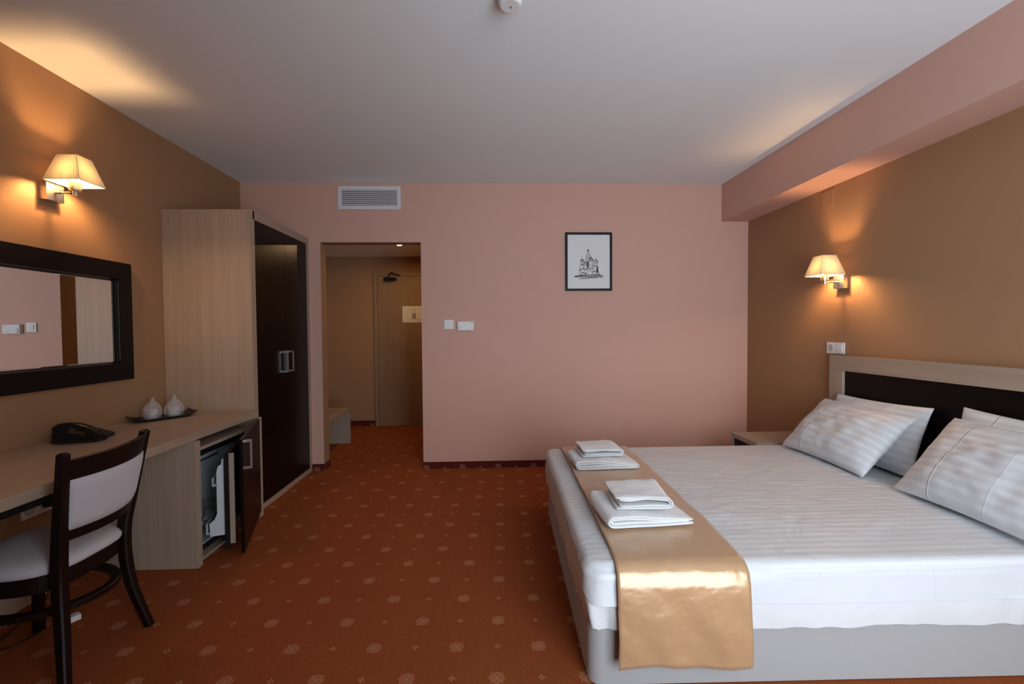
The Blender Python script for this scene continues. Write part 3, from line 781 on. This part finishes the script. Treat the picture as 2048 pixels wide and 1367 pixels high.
md = rn.modifiers.new('thick', 'SOLIDIFY'); md.thickness = .0016; md.offset = 1

# towels: thick folded ribbons
def ribbon(bm, path, th, y0, y1, n, warp):
    P = [Vector((a, b)) for a, b in path]; out = []
    Ls, Rs = [], []
    for i, p in enumerate(P):
        t = (P[min(i+1, len(P)-1)]-P[max(i-1, 0)]).normalized(); nn = Vector((-t.y, t.x))
        w = th*(1 if 0 < i < len(P)-1 else .45)
        Ls.append(p+nn*w/2); Rs.append(p-nn*w/2)
    loop = Ls+Rs[::-1]; rings = []
    for j in range(n+1):
        f = j/n; e = .0035 if j in (0, n) else 0
        ring = []
        for k, p in enumerate(loop):
            q = p
            if e:
                kk = k if k < len(P) else 2*len(P)-1-k; q = p.lerp(P[kk], .35)
            ring.append(bm.verts.new(warp(q.x, y0+(y1-y0)*f, q.y)))
        rings.append(ring)
    m = len(loop)
    for j in range(n):
        for k in range(m): bm.faces.new((rings[j][k], rings[j][(k+1) % m], rings[j+1][(k+1) % m], rings[j+1][k]))
    h = len(P)
    for ring in (rings[0], rings[-1]):
        for k in range(h-1): bm.faces.new((ring[k], ring[k+1], ring[m-2-k], ring[m-1-k]))
def upath(xo, xf, z0, z1, n=8, taper=0):
    """U lying on its side: bottom run from xo to the fold at xf, back on top to xo"""
    s = 1 if xf > xo else -1; r = (z1-z0)/2; pts = []
    for k in range(n): pts.append((xo+(xf-s*r-xo)*k/n, z0))
    for k in range(n+1):
        a = -math.pi/2+math.pi*k/n; pts.append((xf-s*r+s*r*math.cos(a), (z0+z1)/2+r*math.sin(a)))
    for k in range(1, n+1):
        f = k/n; pts.append((xf-s*r+(xo-(xf-s*r))*f, z1-taper*f*f))
    return pts
def towel(label, group, cx, cy, zb, L, Wd, layers, th, fold, taper, rot, seed, Ht):
    """fold=-1: round fold at -X, loose ends at +X"""
    bm = B(); c, s = math.cos(rot), math.sin(rot)
    def warp(x, y, z):
        d = Vector((x*7+seed, y*7, z*7)); a = noise.noise(d)
        x2 = x+.006*noise.noise(Vector((seed, y*9, z*30))); y2 = y+.005*noise.noise(Vector((x*6, seed+3, z*60)))
        z2 = z+(.010*a+.005*noise.noise(d*2.6))*min(1, z/.04)-.35*max(0, -y-Wd*.40)*z*4
        return (cx+x2*c-y2*s, cy+x2*s+y2*c, zb+max(.0005, z2))
    for k in range(layers):
        g = th*k
        ends = L/2-.006*k-.010*(k % 2)
        p = upath(-fold*ends, fold*(L/2-g*1.0), th*.52+g, Ht-th*.5-g, 9, taper*(1-k*.22) if taper else 0)
        ribbon(bm, p, th*.97, -Wd/2+.004*(k % 2), Wd/2-.004*(k % 2), 12, warp)
    o = obj('folded_towel', bm, M['terry'], smooth=True); md = o.modifiers.new('sub', 'SUBSURF'); md.levels = 1; md.render_levels = 1
    return tag(o, label, 'towel', group)
TZ = BTOP+.030
GT = 'folded towels on the runner'
towel('large folded white towel on the runner near its hanging end', GT, .655, 1.995, TZ, .375, .30, 2, .0135, -1, .034, .07, 1.3, .060)
towel('small folded white towel on top of the large towel near the hanging runner end', GT, .645, 1.995, TZ+.060, .245, .225, 2, .0095, 1, 0, -.02, 5.1, .056)
towel('large folded white towel on the runner near the pink wall', GT, .678, 2.765, TZ, .385, .28, 2, .0135, -1, .034, .04, 8.7, .058)
towel('small folded white towel on top of the large towel near the pink wall', GT, .660, 2.800, TZ+.058, .255, .22, 2, .0095, 1, 0, .05, 12.4, .050)

# pillows
M['pillow'] = linen_mat('pillowcase', (.70, .72, .745), (.63, .65, .68), 1, .042, [(0, -.155, .006, .004), (0, .10, .005, .0008)], wr=.3)
def pillow(label, cx, cy, cz, w, h, t, uax, vax, seed, flip=1):
    u = Vector(uax).normalized(); v = Vector(vax); v = (v-u*v.dot(u)).normalized(); n = u.cross(v)
    NU, NV = 46, 34; bm = B(); lay = []
    for sgn in (1, -1):
        g = []
        for j in range(NV+1):
            row = []
            for i in range(NU+1):
                a, b = i/NU*2-1, j/NV*2-1
                edge = i in (0, NU) or j in (0, NV)
                if edge and sgn < 0: row.append(lay[0][j][i]); continue
                th = ((1-abs(a)**3.0)*(1-abs(b)**2.6))**.62
                x = w/2*a*(1-.055*(1-b*b)); y = h/2*b*(1-.06*(1-a*a))
                z = sgn*t/2*th
                p = Vector((a*2.1+seed, b*1.7, sgn*.7))
                z += sgn*th*(.014*noise.noise(p*1.3)+.009*noise.noise(Vector((p.x*2.2, p.y*5, p.z))))
                cr = (abs(a)*abs(b))**3
                z += .020*cr*noise.noise(Vector((seed*3+a, b*2, 1)))
                rr = math.hypot(1-abs(a), (1-abs(b)))
                z += sgn*.006*math.sin(math.atan2(1-abs(b), 1-abs(a)+1e-4)*14+seed)*max(0, 1-rr/.55)*th
                row.append(bm.verts.new((x, y, z)))
            g.append(row)
        lay.append(g)
    for s, g in enumerate(lay):
        for j in range(NV):
            for i in range(NU):
                q = (g[j][i], g[j][i+1], g[j+1][i+1], g[j+1][i]); bm.faces.new(q if s == 0 else q[::-1])
    bmesh.ops.recalc_face_normals(bm, faces=bm.faces)
    me = bpy.data.meshes.new('pillow'); bm.to_mesh(me); bm.free(); me.materials.append(M['pillow'])
    for p in me.polygons: p.use_smooth = True
    o = bpy.data.objects.new('pillow', me); COL.objects.link(o)
    o.matrix_world = Matrix(((u.x, v.x, n.x, cx), (u.y, v.y, n.y, cy), (u.z, v.z, n.z, cz), (0, 0, 0, 1)))
    md = o.modifiers.new('sub', 'SUBSURF'); md.levels = 1; md.render_levels = 1
    return tag(o, label, 'pillow', 'pillows on the bed')
pillow('white striped pillow upright against the headboard beside the nightstand', 2.360, 2.735, .670, .70, .42, .12, (.01, -1, .02), (.13, 0, .38), 2.0)
pillow('white striped pillow leaning in front of the pillow beside the nightstand', 2.215, 2.785, .650, .73, .46, .19, (-.02, -1, 0), (.29, 0, .31), 6.0)
pillow('white striped pillow upright against the headboard, away from the nightstand', 2.360, 1.90, .688, .70, .45, .12, (-.01, -1, -.02), (.12, 0, .40), 9.0)
pillow('white striped pillow leaning in front of the pillow away from the nightstand', 2.208, 1.890, .670, .72, .49, .19, (-.04, -1, .0), (.29, 0, .34), 14.0)

# nightstand
nsx0, nsx1, nsy0, nsy1, nsz = 1.975, RW-.004, 3.300, 3.665, .460
nsd = thing('nightstand', 'low oak veneer nightstand with a dark drawer front between bed and pink wall', 'nightstand', ((nsx0+nsx1)/2, 3.47, 0))
obj('top_board', bx(nsx0, nsx1, nsy0, nsy1, nsz-.034, nsz), M['oak_y'], nsd, bevel=.0015)
for a, b in ((nsy0, nsy0+.028), (nsy1-.028, nsy1)): obj('side_panel', bx(nsx0, nsx1, a, b, 0, nsz-.034), M['oak_z'], nsd, bevel=.001)
d = obj('drawer', bx(nsx0+.012, nsx1-.02, nsy0+.03, nsy1-.03, .22, nsz-.037), M['wenge_y'], nsd, bevel=.001)
bm = B(); box(bm, nsx0-.014, nsx0-.006, 3.41, 3.53, .335, .345); box(bm, nsx0-.008, nsx0+.012, 3.41, 3.42, .335, .345); box(bm, nsx0-.008, nsx0+.012, 3.52, 3.53, .335, .345); obj('handle', bm, M['handle'], d)
obj('bottom_board', bx(nsx0+.01, nsx1, nsy0+.028, nsy1-.028, .05, .068), M['oak_y'], nsd)
obj('back_panel', bx(nsx1-.012, nsx1, nsy0+.028, nsy1-.028, .068, nsz-.034), M['oak_z'], nsd)

# ================================================================== CHAIR
ch = thing('desk_chair', 'dark wooden chair with pale grey upholstered seat and back at the desk', 'chair', (-1.78, 1.86, 0))
pn = smoothpath([(-1.525, 1.640, 0), (-1.565, 1.680, .22), (-1.588, 1.700, .44), (-1.560, 1.680, .62), (-1.497, 1.632, .895)], 6)
pf = smoothpath([(-1.552, 2.075, 0), (-1.610, 2.050, .22), (-1.628, 2.045, .44), (-1.603, 2.062, .62), (-1.556, 2.085, .880)], 6)
for p in (pn, pf):
    p.append(p[-1]+Vector((0, 0, .007)))
    sec = [(.030+.008*math.sin(math.pi*min(1, q.z/.9)), .030+.016*min(1, max(0, 1-abs(q.z-.45)/.5))) for q in p]
    sec[-1] = (sec[-1][0]*.45, sec[-1][1]*.45)
    bm = B(); sweep(bm, p, sec, (0, 1, 0)); obj('back_post', bm, M['chairwood'], ch, bevel=0)
def on_path(p, z):
    for a, b in zip(p, p[1:]):
        if a.z <= z <= b.z: return a.lerp(b, (z-a.z)/(b.z-a.z))
    return p[-1]
def back_pt(u, z, off=0):
    a, b = on_path(pn, z), on_path(pf, z); q = a.lerp(b, u)
    bow = .052*(1-(2*u-1)**2)
    return Vector((q.x+bow+off, q.y, z))
def back_slab(z0, z1, th, nz, puff=0, inset=.0):
    bm = B(); g = []
    for sgn in (1, -1):
        rows = []
        for j in range(nz+1):
            z = z0+(z1-z0)*j/nz
            rows.append([bm.verts.new(back_pt(inset+(1-2*inset)*i/24, z, sgn*(th/2+puff*min(1, 6*(j/nz)*(1-j/nz)*1.2)))) for i in range(25)])
        g.append(rows)
    A, C = g
    for j in range(nz):
        for i in range(24):
            bm.faces.new((A[j][i], A[j][i+1], A[j+1][i+1], A[j+1][i])); bm.faces.new((C[j][i], C[j+1][i], C[j+1][i+1], C[j][i+1]))
        bm.faces.new((A[j][0], A[j+1][0], C[j+1][0], C[j][0])); bm.faces.new((A[j][24], C[j][24], C[j+1][24], A[j+1][24]))
    for i in range(24):
        bm.faces.new((A[0][i], C[0][i], C[0][i+1], A[0][i+1])); bm.faces.new((A[nz][i], A[nz][i+1], C[nz][i+1], C[nz][i]))
    return bm
obj('back_rail', back_slab(.795, .870, .024, 3, 0, .02), M['chairwood'], ch, smooth=False)
obj('back_cushion', back_slab(.600, .795, .030, 8, .006, .025), M['chairfab'], ch, smooth=True)
obj('back_rail', back_slab(.560, .600, .024, 2, 0, .02), M['chairwood'], ch)
# seat: rounded outline
def seat_outline(grow, n=48):
    pts = []
    for k in range(n):
        a = 2*math.pi*k/n; ca, sa = math.cos(a), math.sin(a); e = 2/3.4
        x = math.copysign(abs(ca)**e, ca); y = math.copysign(abs(sa)**e, sa)
        wy = .215*(1-.06*x)
        pts.append((-1.815+(.215+grow)*x, 1.872+(wy+grow)*y))
    return pts
def loft(levels):
    bm = B(); rings = [[bm.verts.new((x, y, z)) for x, y in seat_outline(g)] for g, z in levels]
    n = len(rings[0])
    for i in range(len(rings)-1):
        for k in range(n): bm.faces.new((rings[i][k], rings[i][(k+1) % n], rings[i+1][(k+1) % n], rings[i+1][k]))
    bm.faces.new(rings[0]); bm.faces.new(rings[-1]); return bm
obj('seat_frame', loft([(-.012, .372), (-.008, .368), (-.004, .372), (-.004, .428), (-.010, .432)]), M['chairwood'], ch)
obj('seat_cushion', loft([(-.012, .430), (.004, .436), (.006, .450), (-.006, .468), (-.04, .480), (-.10, .487), (-.17, .489)]), M['chairfab'], ch, smooth=True)
bm = B(); hp = [(-1.805+.235*math.cos(a), 1.868+.190*math.sin(a), .285) for a in [2*math.pi*k/48 for k in range(49)]]
sweep(bm, hp, (.026, .034), lambda i: (0, 0, 1)); obj('hoop_stretcher', bm, M['chairwood'], ch)
for y, sy in ((1.690, -1), (2.050, 1)):
    bm = B(); sweep(bm, smoothpath([(-2.02, y+sy*.012, 0), (-2.005, y, .25), (-1.995, y-sy*.004, .42)], 5), (.036, .036), (0, 1, 0)); obj('front_leg', bm, M['chairwood'], ch)

# ================================================================== THINGS ON AND UNDER THE DESK
# telephone
tp = thing('telephone', 'black corded desk telephone on the oak desk', 'telephone', (-2.10, 2.50, DZ))
o = Vector((-2.160, 2.480, DZ)) 
pa = Vector((.985, .173, 0)); pb = Vector((-.173, .985, 0))
def tpt(a, b, c): return o+pa*a*.86+pb*b*.92+Vector((0, 0, c))
def wedge(prof, b0, b1, mat_, name, parent, bev=.004):
    bm = B(); r = [[bm.verts.new(tpt(a, b, c)) for a, c in prof] for b in (b0, b1)]; n = len(prof)
    for k in range(n): bm.faces.new((r[0][k], r[0][(k+1) % n], r[1][(k+1) % n], r[1][k]))
    bm.faces.new(r[0]); bm.faces.new(r[1]); return obj(name, bm, mat_, parent, bevel=bev, seg=2)
body = wedge([(-.105, 0), (.105, 0), (.112, .018), (.02, .045), (-.095, .062), (-.115, .050)], -.085, .085, M['black'], 'body', tp)
bm = B()
hpth = smoothpath([tpt(-.108, -.055, .070), tpt(-.085, -.055, .086), tpt(-.02, -.055, .088), tpt(.05, -.055, .070), tpt(.090, -.055, .044)], 5)
sweep(bm, hpth, [(.046-.012*math.sin(math.pi*i/(len(hpth)-1)), .026) for i in range(len(hpth))], pb)
for a, c in ((-.088, .064), (.076, .040)): obox(bm, tpt(a, -.055, c), pa, pb, Zv, -.022, .022, -.022, .022, -.014, .014)
obj('handset', bm, M['black'], tp, bevel=.003)
for i in range(4):
    for j in range(3):
        a, b = -.035+i*.026, .0+j*.026; f = (a+.095)/.115; c = .062-.017*min(1, f)-(max(0, a-.02)*.30)
        bm = B(); obox(bm, tpt(a, b, c+.001), pa, pb, Zv, -.008, .008, -.009, .009, -.002, .003); obj('key', bm, M['rubber'], body)
bm = B(); cp = []
for k in range(220):
    t = k/219; L0 = smoothpath([tpt(-.108, -.095, .012), tpt(-.04, -.118, .010), tpt(.05, -.120, .010), tpt(.120, -.10, .010), tpt(.142, -.05, .014), tpt(.112, -.045, .026)], 10)
    q = t*(len(L0)-1); i0 = min(int(q), len(L0)-2); p = L0[i0].lerp(L0[i0+1], q-i0); a = t*34*2*math.pi
    d = (L0[i0+1]-L0[i0]).normalized(); s2 = d.cross(Vector((0, 0, 1))).normalized(); u2 = s2.cross(d)
    cp.append(p+s2*.0065*math.cos(a)+u2*.0065*math.sin(a))
tube(bm, cp, .0018, 5); obj('coiled_cord', bm, M['rubber'], tp)

# tray with two wrapped cups
tc = Vector((-2.165, 3.055, DZ)); td = Vector((.30, .40, 0)).normalized(); td = Vector((.62, .785, 0)).normalized(); te = Vector((-td.y, td.x, 0))
def trp(a, b, c): return tc+td*a+te*b+Vector((0, 0, c))
bm = B(); NA = 16; top, bot = [], []
for i in range(NA+1):
    a = -.175+.35*i/NA; z = .004+.030*max(0, (abs(a)-.125)/.05)**1.3
    wdt = .070+.006*max(0, (abs(a)-.125)/.05)
    rt_, rb_ = [], []
    for b, ex in ((-1.12, .012), (-1, .003), (1, .003), (1.12, .012)):
        rt_.append(bm.verts.new(trp(a, b*wdt, z+ex))); rb_.append(bm.verts.new(trp(a, b*wdt, z+ex-.0038)))
    top.append(rt_); bot.append(rb_)
for i in range(NA):
    for k in range(3):
        bm.faces.new((top[i][k], top[i][k+1], top[i+1][k+1], top[i+1][k])); bm.faces.new((bot[i][k], bot[i+1][k], bot[i+1][k+1], bot[i][k+1]))
    for k in (0, 3): bm.faces.new((top[i][k], top[i+1][k], bot[i+1][k], bot[i][k]))
for i in (0, NA):
    for k in range(3): bm.faces.new((top[i][k], top[i][k+1], bot[i][k+1], bot[i][k]))
tag(obj('serving_tray', bm, M['black'], loc=tuple(tc)), 'black tray with upturned ends at the wardrobe end of the desk', 'tray')
def wrapped(a, b, label, seed, lean):
    p = trp(a, b, .0072); t = thing('wrapped_cup', label, 'cup', tuple(p), 'film wrapped cups on the tray')
    bm = B(); lathe(bm, [(.030, p.z), (.031, p.z+.002), (.034, p.z+.060), (.0325, p.z+.060), (.0295, p.z+.004)], p.x, p.y, 28, cap=False)
    bm.faces.new([v for v in bm.verts[:28]]) if False else None
    lathe(bm, [(.0295, p.z+.0035), (.001, p.z+.0036)], p.x, p.y, 28); obj('cup', bm, M['cupglass'], t, smooth=True)
    bm = B(); pr = [(.040, .0006), (.050, .010), (.054, .035), (.051, .062), (.042, .084), (.026, .102), (.012, .116), (.007, .126), (.011, .138)]
    n = 40; rings = []
    for r, h in pr:
        ring = []
        for k in range(n):
            an_ = 2*math.pi*k/n
            w = 1+.13*noise.noise(Vector((math.cos(an_)*1.6+seed, math.sin(an_)*1.6, h*22)))+.05*math.sin(an_*9+seed+h*40)*min(1, h/.05)
            ring.append(bm.verts.new((p.x+r*w*math.cos(an_)+lean[0]*h*h*50, p.y+r*w*math.sin(an_)+lean[1]*h*h*50, p.z+h+(.004*math.sin(3*an_+seed) if h > .12 else 0))))
        rings.append(ring)
    for i in range(len(rings)-1):
        for k in range(n): bm.faces.new((rings[i][k], rings[i][(k+1) % n], rings[i+1][(k+1) % n], rings[i+1][k]))
    obj('plastic_film', bm, M['film'], t, smooth=False)
wrapped(-.056, 0, 'film wrapped cup on the tray, on the side towards the telephone', 3.1, (.012, -.006))
wrapped(.064, 0, 'film wrapped cup on the tray, on the side towards the wardrobe', 7.7, (.004, .004))

# socket under the desk, plug and cable
us = thing('wall_socket', 'white socket plate on the tan wall under the desk', 'socket', (LW, 2.37, .40))
obj('plate', bx(LW+.001, LW+.010, 2.29, 2.45, .400, .480), M['white'], us, bevel=.003)
for y in (2.33, 2.41):
    bm = B(); lathe(bm, [(.027, LW+.010), (.027, LW+.0125), (.020, LW+.0125), (.018, LW+.0108), (.001, LW+.0105)], y, .440, 20, 'x', cap=False); obj('socket_well', bm, M['greyplas'], us)
pc = thing('power_cable', 'black plug and cable hanging from the socket under the desk', 'cable', (LW+.05, 2.40, 0))
bm = B(); tube(bm, [(LW+.0126, 2.41, .440), (LW+.045, 2.41, .440)], [.018, .015], 12); obj('plug', bm, M['rubber'], pc)
bm = B(); tube(bm, smoothpath([(LW+.045, 2.41, .440), (LW+.065, 2.41, .42), (LW+.07, 2.40, .28), (LW+.085, 2.36, .10), (LW+.12, 2.26, .006), (-2.12, 2.02, .006), (-2.10, 1.93, .006), (-2.02, 1.95, .006), (-1.99, 2.06, .010)], 8), .0035, 6); obj('cord', bm, M['rubber'], pc)
ad = thing('power_adapter', 'small white adapter lying on the carpet under the chair', 'adapter', (-1.935, 2.115, 0))
bm = B(); obox(bm, (-1.935, 2.115, 0), (.5, .86, 0), (-.86, .5, 0), Zv, -.034, .034, -.017, .017, .001, .026); obj('housing', bm, M['white'], ad, bevel=.004)

# ================================================================== LUGGAGE BENCH IN THE CORRIDOR
bn = thing('luggage_bench', 'low luggage bench with slatted top in the corridor', 'bench', (-1.95, 4.95, 0))
Bx0, Bx1, By0, By1, Bz = -2.236, -1.668, 4.56, 5.40, .418
obj('end_panel', bx(Bx0, Bx1, By1-.030, By1, 0, Bz), M['oak_z'], bn, bevel=.001)
obj('end_panel', bx(Bx0, Bx1, By0, By0+.03, 0, Bz), M['oak_z'], bn, bevel=.001)
obj('front_rail', bx(Bx1-.075, Bx1, By0+.03, By1-.03, Bz-.05, Bz), M['oak_y'], bn, bevel=.001)
obj('back_rail', bx(Bx0, Bx0+.05, By0+.03, By1-.03, Bz-.05, Bz), M['oak_y'], bn, bevel=.001)
k = 0; y = By1-.075
while y > By0+.04:
    obj('slat', bx(Bx0+.05, Bx1-.075, y, y+.042, Bz-.022, Bz-.003), M['oak_x'], bn, bevel=.002); y -= .075
bm = B(); lathe(bm, [(.008, By1-.0302), (.008, By1-.036), (.001, By1-.037)], Bx1-.10, Bz-.062, 10, 'y'); obj('fixing_cap', bm, M['rubber'], bn)
bpy.context.view_layer.update()
